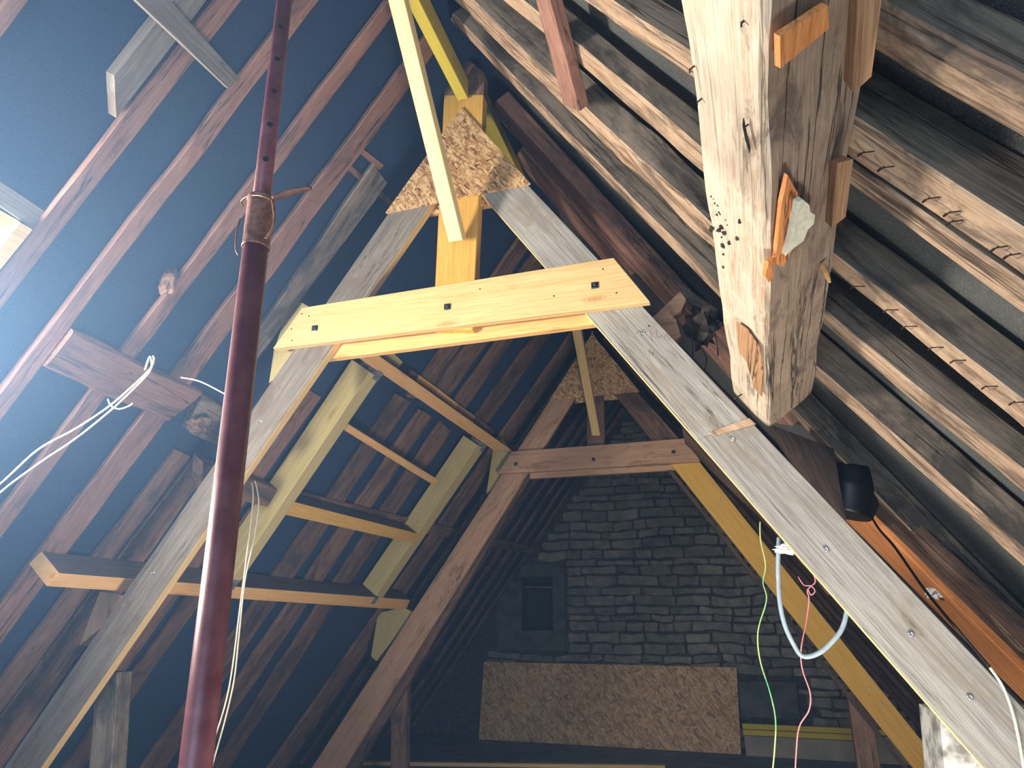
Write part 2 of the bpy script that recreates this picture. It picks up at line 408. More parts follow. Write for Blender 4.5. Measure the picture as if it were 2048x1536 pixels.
cr['kind'] = 'structure'
xl, xrr = feltpt(-1, SM, 0).x, feltpt(1, SM, 0).x
fl = empty('floor', (AX, 4, FZ), None, None); fl['kind'] = 'structure'
hx0, hx1, hy0, hy1 = -.35, 1.05, 1.25, 2.55          # added floor opening round the low fill lamp, unseen below the frame
for a_0, a_1, b_0, b_1 in ((xl, xrr, Y0, hy0), (xl, hx0, hy0, hy1), (hx1, xrr, hy0, hy1), (xl, xrr, hy1, Y1)):
    slab('floor_deck', [(a_0, b_0, FZ), (a_1, b_0, FZ), (a_1, b_1, FZ), (a_0, b_1, FZ)], (0, 0, -.05), M['floor'], fl)
# ---- gable wall with niche
wb = empty('wall_back', (AX, Y1, FZ), None, None); wb['kind'] = 'structure'
nx0, nx1, nz0, nz1 = -3.02, -2.53, -.16, .62
def wx(side, z): return xr + side * (zr - z) / S54 * C54
def wpoly(pts, nm='wall_backing'): slab(nm, [(x, Y1, z) for x, z in pts], (0, .35, 0), M['mortar'], wb)
wpoly([(wx(-1, FZ), FZ), (wx(1, FZ), FZ), (wx(1, nz0), nz0), (wx(-1, nz0), nz0)])
wpoly([(wx(-1, nz0), nz0), (nx0, nz0), (nx0, nz1), (wx(-1, nz1), nz1)])
wpoly([(nx1, nz0), (wx(1, nz0), nz0), (wx(1, nz1), nz1), (nx1, nz1)])
wpoly([(wx(-1, nz1), nz1), (wx(1, nz1), nz1), (xr, zr)])
slab('niche_back', [(nx0, Y1 + .28, nz0), (nx1, Y1 + .28, nz0), (nx1, Y1 + .28, nz1), (nx0, Y1 + .28, nz1)], (0, .02, 0), M['niche'], wb)
box('niche_shelf', (nx0 + .01, Y1 + .05, nz1 - .16), (nx1 - .01, Y1 + .05, nz1 - .17), (0, 1, 0), .09, (0, 0, 1), .03, M['oak_grey'], wb)
def plasterpatch(x0, x1, z0, z1, t=.025):
    slab('plaster_patch', [(x0, Y1 - t, z0), (x1, Y1 - t, z0), (x1, Y1 - t, z1), (x0, Y1 - t, z1)], (0, t - .001, 0), M['plaster'], wb)
plasterpatch(-3.42, nx0, nz0, .55); plasterpatch(nx1, -2.34, nz0, .75); plasterpatch(nx0 - .02, nx1, nz1, .80); plasterpatch(-3.42, -2.35, -.44, nz0)
plasterpatch(.04, .78, -1.22, -.78, .06)
slab('putlog_hole', [(x_, Y1 - .008, z_) for x_, z_ in ((-.47, .11), (-.36, .12), (-.355, .23), (-.465, .22))], (0, .007, 0), M['hole'], wb)
# stones laid in thin courses
rng = random.Random(3)
stones = []
z = FZ + .05; ci = 0
while z < 3.0:
    h = rng.uniform(.09, .175)
    xa = max(wx(-1, z + h) + .04, -2.32 if -.42 < z + h and z < .8 else (-3.6 if z < -.42 else -3.0)); xb = wx(1, z + h) - .04
    x = xa + rng.uniform(0, .05)
    while x < xb - .06:
        wd = min(rng.uniform(.18, .62), xb - x)
        hole = (abs(x + wd / 2 - (-.42)) < .12 and abs(z + h / 2 - .17) < .06)
        if x < .78 and x + wd > .04 and z + h > -1.24 and z < -.76: hole = True
        if not hole: stones.append((x, z, wd - .012, h - rng.uniform(.008, .02), abs(x - .0) + abs(z - .8) * .5))
        x += wd
    z += h; ci += 1
def stone_mesh(x, z, wd, h, r):
    """12-sided slightly rounded block"""
    c = min(.02, h * .25); t = r.uniform(.02, .05); pts = []
    out = [(0, c), (c, 0), (wd * .5, r.uniform(-.016, .016)), (wd - c, 0), (wd, c), (wd, h - c), (wd - c, h), (wd * .5, h + r.uniform(-.018, .01)), (c, h), (0, h - c)]
    out = [(a + r.uniform(-.01, .01), b + r.uniform(-.013, .013)) for a, b in out]
    cx, cz = wd / 2, h / 2
    v = [(a, 0, b) for a, b in out] + [(cx + (a - cx) * .96, -t * r.uniform(.7, 1.1), cz + (b - cz) * .88) for a, b in out]
    n = len(out)
    f = [tuple(range(n, 2 * n))] + [(i, (i + 1) % n, n + (i + 1) % n, n + i) for i in range(n)]
    wav = lambda X, Z: .05 * noise.noise(Vector((X * 1.3, Z * 1.1, 2))) + .016 * noise.noise(Vector((X * 5, Z * 4, 8)))
    return [(x + a + .02 * noise.noise(Vector((x * 3 + a * 3, (z + c_) * 5, 4))), Y1 + b + .002, z + c_ + wav(x + a, z + c_)) for a, b, c_ in v], f
stones.sort(key=lambda s: s[4])
rest_v, rest_f = [], []
for i, (x, z, wd, h, _) in enumerate(stones):
    vs, fs = stone_mesh(x, z, wd, h, rng)
    if i < 295:
        me = bpy.data.meshes.new('stone'); o = Vector((x, Y1, z))
        me.from_pydata([Vector(v) - o for v in vs], [], fs); link('stone', me, M['stone'], Matrix.Translation(o), wb)
    else:
        b0 = len(rest_v); rest_v += vs; rest_f += [tuple(b0 + k for k in f) for f in fs]
if rest_v:
    me = bpy.data.meshes.new('smaller_stones'); me.from_pydata(rest_v, [], rest_f); link('smaller_stones', me, M['stone'], None, wb)['kind'] = 'stuff'
# ------------------------------------------------------------------ rafters
PL = lambda az: RP(-1, az)
PR = lambda az: RP(1, az)
def rafter(pl, a0, a1, b0, b1, depth, mat, label, e0=0, e1=0, irr=.007, cham=.006, group=None, name='rafter', **k):
    o = quadpx(name, pl, a0, a1, b0, b1, depth, mat, e0=e0, e1=e1, irr=irr, cham=cham, **k)
    return tag(o, label, 'rafter', group)
GL = 'old rafters of the left slope'; GR = 'old rafters of the right slope'
L = PL(AZL)
r = {}
r['L0'] = rafter(L, (10, 0), (-60, 92), (58, 0), (-12, 92), .034, M['oak_red'], 'reddish rafter stub in the top left corner, above the roof window', e0=.5, e1=0, group=GL)
r['L1'] = rafter(L, (372, 62), (0, 562), (407, 92), (0, 633), .034, M['oak_red'], 'reddish straight rafter running beside the roof window, leftmost full one', e0=1.2, e1=1.6, group=GL, irr=.004)
r['L2'] = rafter(L, (595, 0), (0, 800), (639, 0), (0, 855), .034, M['oak_red'], 'second rafter from the roof window, pale worn edge, holding the broken purlin', e0=.2, e1=1.6, group=GL)
r['L3'] = rafter(L, (775, 0), (0, 1035), (795, 20), (0, 1090), .034, M['oak_red'], 'third rafter from the roof window, passing behind the broken purlin', e0=.0, e1=1.2, group=GL)
r['L4'] = rafter(L, (770, 180), (0, 1213), (800, 200), (0, 1293), .034, M['oak_red'], 'fourth rafter from the roof window, reddish below, with split dark strip', e0=.55, e1=.7, group=GL)
r['L5'] = rafter(L, (748, 328), (500, 690), (778, 366), (530, 700), .034, M['oak_grey'], 'grey rafter with sawn top end, left of the near strand board gusset', e0=.0, e1=.12, group=GL)
r['L5a'] = rafter(L, (352, 903), (0, 1352), (384, 912), (0, 1425), .034, M['oak_brown'], 'brown doubled rafter above the left end of the new lower purlin, left one', e0=0, e1=1.2, group=GL, irr=.01)
r['L5b'] = rafter(L, (392, 912), (0, 1428), (420, 935), (0, 1560), .034, M['oak_brown'], 'brown doubled rafter above the left end of the new lower purlin, right one', e0=0, e1=1.0, group=GL, irr=.01)
r['M0'] = rafter(L, (613, 778), (215, 1345), (643, 797), (244, 1352), .034, M['oak_red'], 'thin reddish old rafter just behind the near truss, with broken dark top', e1=.2, group=GL, irr=.006)
r['M1'] = rafter(L, (363, 1210), (241, 1385), (391, 1216), (238, 1440), .034, M['oak_brown'], 'brown rafter seen low down between the near truss and the steel prop', e0=.9, e1=1, group=GL, irr=.012)
r['a'] = rafter(L, (793, 789), (420, 1345), (821, 806), (450, 1370), .034, M['oak_brown'], 'first of three sawn-off rafters inside the new trimmed opening', e1=1, group=GL, irr=.012)
r['b'] = rafter(L, (840, 819), (460, 1390), (865, 834), (488, 1405), .034, M['oak_brown'], 'second of three sawn-off rafters inside the new trimmed opening', e1=1, group=GL, irr=.012)
r['c'] = rafter(L, (880, 844), (520, 1400), (903, 860), (552, 1400), .034, M['oak_brown'], 'third of three sawn-off rafters inside the new trimmed opening', e1=1, group=GL, irr=.012)
r['e'] = rafter(L, (872, 715), (830, 775), (905, 715), (862, 780), .034, M['oak_brown'], 'upper rafter end left of the collar middle, above the new upper purlin', e0=2.2, e1=.1, group=GL, irr=.008)
r['f'] = rafter(L, (944, 682), (873, 775), (978, 682), (905, 787), .034, M['oak_brown'], 'second upper rafter above the new upper purlin, with pale scar', e0=2.0, e1=.05, group=GL, irr=.01)
r['g'] = rafter(L, (999, 678), (911, 800), (1026, 680), (935, 812), .034, M['oak_brown'], 'upper rafter with a torn splinter, above the new upper purlin', e0=2.0, e1=.05, group=GL, irr=.01)
r['h'] = rafter(L, (1073, 667), (955, 829), (1102, 667), (982, 840), .034, M['oak_brown'], 'straight upper rafter meeting the right half of the new upper purlin', e0=1.8, e1=.05, group=GL, irr=.008)
r['i'] = rafter(L, (1143, 668), (1000, 867), (1166, 672), (1026, 878), .034, M['oak_brown'], 'rafter between the far trimmer and the far truss, behind the far collar end', e0=1.4, e1=4.3, group=GL, irr=.008)
sp = lambda o, px: None
def physrafter(side, y, w_, s0, s1, mat, label, grp, az=None, irr=.01, dep=.05):
    az = az or (AZL if side < 0 else AZR); n = nL if side < 0 else nR
    o = box('rafter', roofpt(side, az, s0, y), roofpt(side, az, s1, y + .02), (0, 1, 0), w_, n, dep, mat, irr=irr, cham=.005)
    return tag(o, label, 'rafter', grp)
ords = ['first', 'second', 'third', 'fourth', 'fifth', 'sixth', 'seventh', 'eighth', 'ninth']
for i in range(8):
    physrafter(-1, 7.3 + i * .41, .1, .04, 5.8, M['oak_brown'], 'dark left-slope rafter, %s beyond the far truss' % ords[i], GL, irr=.014, dep=.034)
Rr = PR(AZR)
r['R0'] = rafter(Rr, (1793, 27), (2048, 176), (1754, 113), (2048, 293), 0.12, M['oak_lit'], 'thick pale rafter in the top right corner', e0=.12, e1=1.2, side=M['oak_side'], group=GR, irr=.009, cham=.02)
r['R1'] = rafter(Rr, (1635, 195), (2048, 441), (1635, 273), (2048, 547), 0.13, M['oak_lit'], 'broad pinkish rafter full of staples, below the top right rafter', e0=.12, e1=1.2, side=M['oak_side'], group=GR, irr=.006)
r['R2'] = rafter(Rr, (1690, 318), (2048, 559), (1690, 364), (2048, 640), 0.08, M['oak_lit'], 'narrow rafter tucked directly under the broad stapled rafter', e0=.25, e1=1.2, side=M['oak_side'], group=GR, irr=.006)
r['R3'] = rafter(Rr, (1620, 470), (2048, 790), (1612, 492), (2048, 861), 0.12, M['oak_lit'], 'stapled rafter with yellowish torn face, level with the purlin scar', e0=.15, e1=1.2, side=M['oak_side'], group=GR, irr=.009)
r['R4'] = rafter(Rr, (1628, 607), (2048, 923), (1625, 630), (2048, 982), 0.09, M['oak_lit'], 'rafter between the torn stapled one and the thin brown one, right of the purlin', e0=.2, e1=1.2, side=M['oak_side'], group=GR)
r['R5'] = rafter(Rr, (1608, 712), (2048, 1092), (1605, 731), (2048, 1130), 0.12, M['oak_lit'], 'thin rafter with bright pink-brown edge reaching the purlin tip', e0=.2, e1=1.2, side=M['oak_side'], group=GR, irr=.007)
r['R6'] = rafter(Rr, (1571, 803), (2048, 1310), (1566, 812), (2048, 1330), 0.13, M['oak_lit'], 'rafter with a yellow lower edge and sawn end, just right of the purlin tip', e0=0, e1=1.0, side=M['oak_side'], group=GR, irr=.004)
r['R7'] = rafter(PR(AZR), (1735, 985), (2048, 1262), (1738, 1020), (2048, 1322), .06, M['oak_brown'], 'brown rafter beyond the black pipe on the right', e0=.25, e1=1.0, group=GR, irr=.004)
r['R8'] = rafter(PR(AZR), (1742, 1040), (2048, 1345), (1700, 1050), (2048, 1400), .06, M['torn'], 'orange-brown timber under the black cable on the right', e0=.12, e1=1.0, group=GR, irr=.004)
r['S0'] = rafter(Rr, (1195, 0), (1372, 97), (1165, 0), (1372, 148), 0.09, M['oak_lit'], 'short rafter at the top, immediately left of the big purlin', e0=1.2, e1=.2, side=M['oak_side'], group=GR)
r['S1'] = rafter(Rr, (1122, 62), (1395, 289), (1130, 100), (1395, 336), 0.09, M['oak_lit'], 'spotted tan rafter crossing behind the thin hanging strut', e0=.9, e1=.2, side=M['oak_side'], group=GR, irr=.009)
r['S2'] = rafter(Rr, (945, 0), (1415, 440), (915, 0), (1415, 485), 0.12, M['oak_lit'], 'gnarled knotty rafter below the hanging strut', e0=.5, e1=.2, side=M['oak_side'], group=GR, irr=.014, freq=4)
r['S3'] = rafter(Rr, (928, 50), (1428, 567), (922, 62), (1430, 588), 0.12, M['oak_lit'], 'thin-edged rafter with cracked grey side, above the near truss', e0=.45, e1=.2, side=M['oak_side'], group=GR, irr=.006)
r['S4'] = rafter(Rr, (1008, 218), (1340, 600), (1000, 240), (1316, 612), 0.1, M['oak_red'], 'dark red-brown rafter just right of the near truss top', e0=.8, e1=1.0, group=GR, irr=.005)
r['S5'] = rafter(Rr, (1044, 297), (1245, 530), (1030, 320), (1225, 545), 0.1, M['oak_red'], 'dark red-brown rafter half hidden behind the near right principal', e0=1.0, e1=.1, group=GR, irr=.005)
for i in range(9):
    physrafter(1, 4.9 + i * .6, .1, .2, 5.8, M['oak_brown'], 'shadowed right-slope rafter, %s behind the near truss' % ords[i], GR, irr=.01)
# sister plank and diagonal batten top left
o = quadpx('sister_plank', PL(3.14), (345, 0), (228, 150), (398, 20), (232, 236), .1, M['grey_dark'], e0=.6, irr=.003); tag(o, 'grey plank with slanted end fixed along the leftmost full rafter', 'plank')
o = quadpx('brace_batten', PL(3.04), (270, 0), (450, 172), (340, 0), (474, 150), .03, M['grey_dark'], e0=.5, e1=.02, irr=.003); tag(o, 'dark grey batten nailed diagonally across rafters at top left', 'batten')
# ------------------------------------------------------------------ big purlin on the right
pz = 2.85
P_ = PR(pz)
A0, A1 = on((1355, 0), P_), on((1461, 777), P_)
B0, B1 = on((1535, 60), P_), on((1532, 856), P_)
# extend towards the camera side, past the frame
tA = (A1 - A0) / (A1.y - A0.y); tB = (B1 - B0) / (B1.y - B0.y)
ys, ye = -1.0, 3.07
pa0, pa1 = A0 + tA * (ys - A0.y), A0 + tA * (ye - A0.y)
pb0, pb1 = B0 + tB * (ys - B0.y), B0 + tB * (ye - B0.y)
pur = timber('purlin', pa0, pa1, pb0, pb1, nR * .26, M['oak_cream'], irr=.012, cham=.012, seg=60, sub=5, freq=3.5, side=M['oak_cream_shade'])
tag(pur, 'massive pale hewn purlin hanging over the right side, sawn off above the truss', 'purlin')
low_n = nR.cross((pb1 - pb0).normalized()); low_n = low_n if low_n.z < 0 else -low_n     # normal of its lower side
def on_low(q, off=.0):             # point on the purlin's lower side
    p = (pb0 + pb1) / 2; return hit(q, low_n, low_n.dot(p) + off)
def lowpatch(name, pts, t, mat, label):
    o = slab(name, [on_low(q, .012) for q in pts], low_n * t, mat, pur, X=(0, 1, 0)); o['label'] = label; return o
lowpatch('torn_patch', [(1568, 345), (1590, 385), (1598, 440), (1575, 500), (1560, 528), (1543, 522), (1549, 470), (1556, 400)], .012, M['torn'], 'fresh orange torn wood')
lowpatch('foam_residue', [(1579, 392), (1588, 386), (1602, 398), (1604, 412), (1614, 418), (1612, 436), (1600, 448), (1592, 470), (1572, 485), (1556, 500), (1566, 462), (1572, 430)], .026, M['foam'], 'pale dried foam')
lowpatch('torn_chip', [(1530, 520), (1540, 512), (1541, 545), (1532, 560), (1524, 545)], .012, M['torn'], 'orange torn chip at the edge')
o = slab('nailed_block', [on_low(q, .012) for q in ((1548, 66), (1643, 4), (1646, 50), (1549, 130))], low_n * .014, M['torn'], X=(0, 1, 0)); tag(o, 'orange split block nailed to the top of the big purlin', 'block')
p0 = on((1424, 912), P_); 
ns = on((1484, 788), P_); tube('bent_nail', [ns, ns + Vector((-.035, -.05, -.035))], .003, M['iron'], pur, sides=6)
for q in ((1490, 40), (1385, 135), (1495, 250), (1400, 200)):
    a = on(q, P_); tube('nail', [a + nR * .01, a - nR * .008, a - nR * .012 + Vector((.003, .003, -.003))], .0022, M['iron'], pur, sides=6, res=1)
def facepatch(name, pts, t, mat, label):
    o = slab(name, [on(q, P_) + nR * -.008 for q in pts], nR * -t, mat, pur, X=(0, 1, 0)); o['label'] = label; return o
facepatch('worn_patch', [(1478, 640), (1500, 655), (1524, 690), (1531, 740), (1528, 790), (1512, 770), (1498, 720), (1484, 700)], .004, M['torn_brown'], 'brown split patch low on the pale side')
rb = random.Random(11)
for k in range(26):
    c_ = on((1440 + rb.gauss(0, 13), 445 + rb.gauss(0, 42)), P_); lump('bark_residue', c_, rb.uniform(.003, .009), M['nest'], pur, .5, k, (1, 1.3, .6), 5, 2)
facepatch('crack', [(1494, 230), (1500, 260), (1507, 290), (1506, 300), (1498, 275), (1492, 245)], .002, M['hole'], 'dark wormed crack')
# cleats between purlin and rafters
def cleat(ab, at, bb, bt, lb, label):
    pl = PR(3.12)
    A, T, B, U = on(ab, pl), on(at, pl), on(bb, pl), on(bt, pl)
    dv = (on(lb, PR(3.22)) - A) * 1.0
    o = timber('cleat', A, T, B, U, dv, M['torn_brown'], irr=.002, cham=.003); tag(o, label, 'cleat')
cleat((1707, 184), (1719, -90), (1745, 150), (1777, -90), (1680, 150), 'reddish square cleat standing at the top, right of the purlin')
cleat((1664, 455), (1676, 325), (1692, 434), (1708, 318), (1644, 438), 'reddish square cleat below the broad stapled rafter')
# strut left of purlin
o = quadpx('strut', PR(3.2), (1072, 0), (1128, 210), (1098, 0), (1160, 222), .05, M['oak_red'], e0=.3, irr=.004); tag(o, 'thin reddish strut hanging among the right-slope rafters at the top', 'strut')
# staples on the stapled rafters
def staple(par, q, q2, q3):
    pl = PR(AZR - .02); pts = [on(q, pl) + nR * .02, on(q, pl) - nR * .006, on(q2, pl) - nR * .012, on(q3, pl) + nR * .01]
    tube('staple', pts, .0016, M['iron'], par, sides=5, res=2)
for q in ((1728, 300), (1768, 330), (1858, 392), (1900, 420), (1905, 438), (1995, 490), (2020, 505)):
    staple(r['R1'], (q[0] - 8, q[1] + 10), q, (q[0] + 14, q[1] + 8))
for q in ((1712, 568), (1778, 615), (1815, 648), (1868, 690), (1912, 716), (1975, 768), (2030, 800)):
    staple(r['R3'], (q[0] - 8, q[1] + 8), q, (q[0] + 14, q[1] + 9))
# ------------------------------------------------------------------ trusses
BD = .047
def bolt(par, q, y, s_=.036):
    c = on(q, YP(y)); b = box('washer', c + Vector((-s_ / 2, 0, 0)), c + Vector((s_ / 2, 0, 0)), (0, 0, 1), s_, (0, -1, 0), .005, M['bolt'], par, cham=.004)
    lathe('bolt_head', [(.0095, 0), (.0095, .008), (.004, .010)], c + Vector((0, -.005, 0)), (0, -1, 0), M['bolt'], b, 6)
def screw(par, q, y):
    c = on(q, YP(y)); lathe('screw_head', [(.011, -.002), (.011, .001), (.006, .003), (.005, .0005)], c, (0, -1, 0), M['screw'], par, 12)
def nailhole(par, q, y):
    c = on(q, YP(y)); lathe('screw_hole', [(.0045, -.002), (.0045, .0008)], c, (0, -1, 0), M['hole'], par, 8)
T1 = empty('roof_truss', (AX, 3.0, FZ), 'near roof truss with grey principals, bright collar boards and triangular gusset', 'truss', 'timber roof trusses')
yf = 3.0
F1 = YP(yf)
lp = quadpx('principal_rafter', F1, (774, 430), (7, 1536), (850, 425), (80, 1536), BD, M['grey_dark'], T1, e0=.25, e1=1.05); lp['label'] = 'grey face, left side'
# fresh sawn inner edge strip seen from below
li = [on((851, 425), F1), on((81, 1536), F1)]
dirL = (li[1] - li[0]).normalized(); nIn = Vector((dirL.z, 0, -dirL.x)); nIn = nIn if nIn.x > 0 else -nIn
edge = timber('sawn_edge', li[0] - dirL * .25 + Vector((0, .001, 0)), li[1] + dirL * 1.05 + Vector((0, .001, 0)), li[0] - dirL * .25 + Vector((0, BD, 0)), li[1] + dirL * 1.05 + Vector((0, BD, 0)), nIn * .002, M['pine'], T1, cham=.0003); edge['label'] = 'pale sawn edge'
rp = quadpx('principal_rafter', F1, (1058, 372), (1499, 839), (969, 393), (1395, 878), BD, M['grey'], T1, e0=.25, e1=.0); rp['label'] = 'silver grey upper length, right side'
rp2 = quadpx('principal_rafter', YP(yf + .004), (1490, 830), (2048, 1417), (1385, 868), (1971, 1536), BD, M['grey'], T1, e0=.02, e1=1.3); rp2['label'] = 'silver grey lower length, right side'
ri = [on((968, 393), F1), on((1970, 1536), F1)]
dirR = (ri[1] - ri[0]).normalized(); nIr = Vector((-dirR.z, 0, dirR.x)); nIr = nIr if nIr.x < 0 else -nIr
edge = timber('sawn_edge', ri[0] - dirR * .25 + Vector((0, .005, 0)), ri[1] + dirR * 1.2 + Vector((0, .005, 0)), ri[0] - dirR * .25 + Vector((0, BD, 0)), ri[1] + dirR * 1.2 + Vector((0, BD, 0)), nIr * .002, M['pine_white'], T1, cham=.0003); edge['label'] = 'pale sawn edge'
# scarf end of the upper length
o = quadpx('scarf_end', YP(yf - .003), (1499, 836), (1512, 848), (1415, 866), (1428, 872), .008, M['oak_lit'], T1, cham=.002); o['label'] = 'rounded pale sawn end'
kp = quadpx('king_post', F1, (888, 190), (866, 660), (967, 190), (945, 660), .07, M['pine_gold'], T1); kp['label'] = 'golden board king post'
kt = slab('king_post_top', [on(q, F1) for q in ((888, 191), (967, 191), (969, 147), (918, 102), (900, 140))], (0, .07, 0), M['oak_brown'], T1, X=(0, 0, 1)); kt['label'] = 'brown bevelled top'
cf = quadpx('collar_board', YP(yf - BD), (605, 615), (1226, 515), (546, 697), (1299, 603), BD, M['pine'], T1, cham=.004); cf['label'] = 'bright yellow front collar'
cb = quadpx('collar_board', YP(yf + BD), (671, 640), (1190, 590), (671, 716), (1200, 647), BD, M['pine_orange'], T1, e0=.12, e1=.12); cb['label'] = 'orange rear collar'
g = slab('gusset_board', [on(q, YP(yf - .016)) for q in ((923, 214), (1060, 366), (771, 425))], (0, .015, 0), M['osb'], T1, X=(1, 0, 0)); g['label'] = 'front strand board triangle'
g = slab('gusset_board', [on(q, YP(yf + BD)) for q in ((918, 200), (1020, 408), (795, 440))], (0, .015, 0), M['osb'], T1, X=(1, 0, 0)); g['label'] = 'rear strand board triangle'
for q in ((630, 657), (895, 614), (1190, 571)): bolt(T1, q, yf - BD)
for q in ((604, 628), (618, 632), (583, 658), (584, 681), (1206, 538), (1233, 586), (960, 578), (1108, 592)): nailhole(T1, q, yf - BD)
for q in ((1287, 664), (1465, 878), (1652, 1098), (1822, 1268), (1940, 1394), (521, 842), (306, 1145)): screw(T1, q, yf)
nailhole(T1, (1298, 652), yf)
rn = random.Random(5)
for q in ((930, 240), (955, 265), (968, 300), (985, 322), (1012, 345), (1035, 352), (905, 320), (912, 355), (918, 378), (955, 342), (950, 362), (1030, 335), (968, 352), (830, 395), (800, 405), (815, 370), (970, 250)):
    c = on(q, YP(yf - .017)); tube('nail', [c, c + Vector((.001, -.006, -.001))], .0022, M['screw'], T1, sides=5, res=1)
for pp in (((1272, 668), (1280, 660), (1283, 672), (1290, 664)), ((1300, 662), (1305, 684)), ((1312, 660), (1316, 676), (1324, 670)), ((1328, 676), (1334, 668), (1338, 680), (1344, 672)), ((1296, 702), (1310, 708)), ((1300, 698), (1298, 712)), ((1307, 700), (1304, 714))):
    tube('pencil_mark', [on(q, YP(yf - .0004)) for q in pp], .0007, M['iron'], rp, sides=4, res=3)
# far truss
yb = 6.65
T2 = empty('roof_truss', (AX, yb, FZ), 'far roof truss with brown collar and yellow right principal in front of the gable', 'truss', 'timber roof trusses')
F2 = YP(yb)
o = quadpx('principal_rafter', F2, (1100, 800), (640, 1510), (1150, 795), (705, 1510), BD, M['brown_new'], T2, e0=.25, e1=.35); o['label'] = 'brownish left principal'
o = quadpx('backing_board', YP(yb + BD + .02), (1030, 955), (690, 1500), (1060, 955), (738, 1500), .06, M['oak_brown'], T2, e0=.1, e1=.3, irr=.008); o['label'] = 'rough dark board behind'
o = quadpx('principal_rafter', F2, (1275, 783), (1392, 915), (1230, 790), (1335, 920), BD, M['oak_brown'], T2, e0=.25); o['label'] = 'dark upper right length'
o = quadpx('principal_rafter', F2, (1392, 915), (1887, 1536), (1335, 920), (1826, 1536), BD, M['pine_gold'], T2, e0=0, e1=.6); o['label'] = 'golden lower right length'
o = quadpx('backing_board', YP(yb + BD), (1340, 935), (1800, 1515), (1330, 935), (1790, 1515), .05, M['dark_oak'], T2, e1=.5); o['label'] = 'dark board behind the golden length'
o = quadpx('king_post', F2, (1172, 700), (1175, 925), (1205, 700), (1210, 925), .07, M['oak_brown'], T2); o['label'] = 'dark king post'
o = quadpx('collar_board', YP(yb - BD), (1025, 903), (1376, 876), (994, 948), (1400, 923), BD, M['brown_new'], T2, cham=.004); o['label'] = 'brownish front collar'
o = quadpx('collar_board', YP(yb + BD), (1060, 920), (1350, 900), (1060, 957), (1352, 940), BD, M['brown_new'], T2); o['label'] = 'rear collar'
g = slab('gusset_board', [on(q, YP(yb - .016)) for q in ((1184, 667), (1279, 783), (1099, 800))], (0, .015, 0), M['osb'], T2, X=(1, 0, 0)); g['label'] = 'front strand board triangle'
g = slab('gusset_board', [on(q, YP(yb + BD)) for q in ((1184, 660), (1240, 798), (1150, 806))], (0, .015, 0), M['osb'], T2, X=(1, 0, 0)); g['label'] = 'rear strand board triangle'
for q in ((1032, 928), (1187, 919), (1347, 904)): bolt(T2, q, yb - BD, .036)
for q in ((1003, 972), (930, 1084), (842, 1228), (775, 1335)): screw(T2, q, yb)
for q in ((1437, 1012), (1443, 1001), (1545, 1140), (1602, 1225), (1739, 1378), (1762, 1407)): screw(T2, q, yb)
# diagonal braces from king post to ridge
def brace(qb0, qb1, qt0, qt1, yb_, yt, dep, mat, label):
    a0, b0 = on(qb0, YP(yb_)), on(qb1, YP(yb_)); a1, b1 = on(qt0, YP(yt)), on(qt1, YP(yt))
    d = ((a1 + b1) / 2 - (a0 + b0) / 2).normalized(); wv = (b0 - a0).normalized(); n = d.cross(wv); n = n if n.y > 0 else -n
    da = (a1 - a0).normalized(); db = (b1 - b0).normalized()
    o = timber('brace', a0, a1 + da * .35, b0, b1 + db * .35, n * dep, mat); tag(o, label, 'brace', 'braces from king post to ridge'); return o
br = brace((897, 484), (925, 480), (776, 0), (808, 0), 2.90, 2.13, .07, M['pine_white'], 'pale square brace rising toward the camera from the near king post')
c = on((906, 452), YP(2.90)) ; lathe('screw_hole', [(.005, 0), (.005, .004)], on((906, 452), YP(2.868)), (0, -.7, -.7), M['hole'], br, 8)
br = brace((1184, 871), (1200, 871), (1143, 656), (1161, 654), 6.55, 6.02, .06, M['pine'], 'smaller pale brace hanging in front of the far gusset')
# ridge boards
o = box('ridge_board', (-1.235, 1.2, 2.955), (-1.235, 2.98, 2.955), (1, 0, 0), .065, (0, 0, 1), .14, M['pine_yellow']); tag(o, 'yellow ridge board overhead, ending on the near king post', 'ridge board')
o = box('ridge_board', (-1.215, 3.08, 3.1), (-1.215, 6.6, 3.1), (1, 0, 0), .1, (0, 0, 1), .1, M['pine_yellow']); tag(o, 'yellow ridge board running on behind the near gusset', 'ridge board')
# ------------------------------------------------------------------ purlins, trimmers on the left
# old broken purlin
po = quadpx('purlin', PL(3.12), (147, 661), (407, 784), (92, 736), (338, 842), .07, M['oak_red'], irr=.01, cham=.01, e1=.0, freq=4); tag(po, 'orange-brown broken old purlin at the left, wrapped by the cream cables', 'purlin')
po2 = quadpx('purlin', PL(3.14), (405, 790), (560, 870), (375, 860), (520, 935), .06, M['oak_grey'], irr=.016, cham=.015, freq=5); tag(po2, 'greyish ragged purlin length directly behind the steel prop', 'purlin')
kn = on((400, 850), PL(3.1)); o = lump('burl', kn, .06, M['oak_brown'], po2, .25, 4, (1, 1.2, .8)); 
po3 = quadpx('purlin', PL(3.0), (474, 950), (568, 985), (470, 1000), (553, 1018), .1, M['oak_brown'], irr=.008, cham=.006, e0=.3); tag(po3, 'dark sawn purlin stub with the cable over it, left of the near trimmer', 'purlin')
po4 = quadpx('purlin', PL(3.14), (560, 975), (1085, 1098), (560, 1008), (1085, 1114), .05, M['oak_brown'], irr=.008, cham=.006, e1=.0); tag(po4, 'long dark old purlin running from the trimmers to the stone gable', 'purlin')
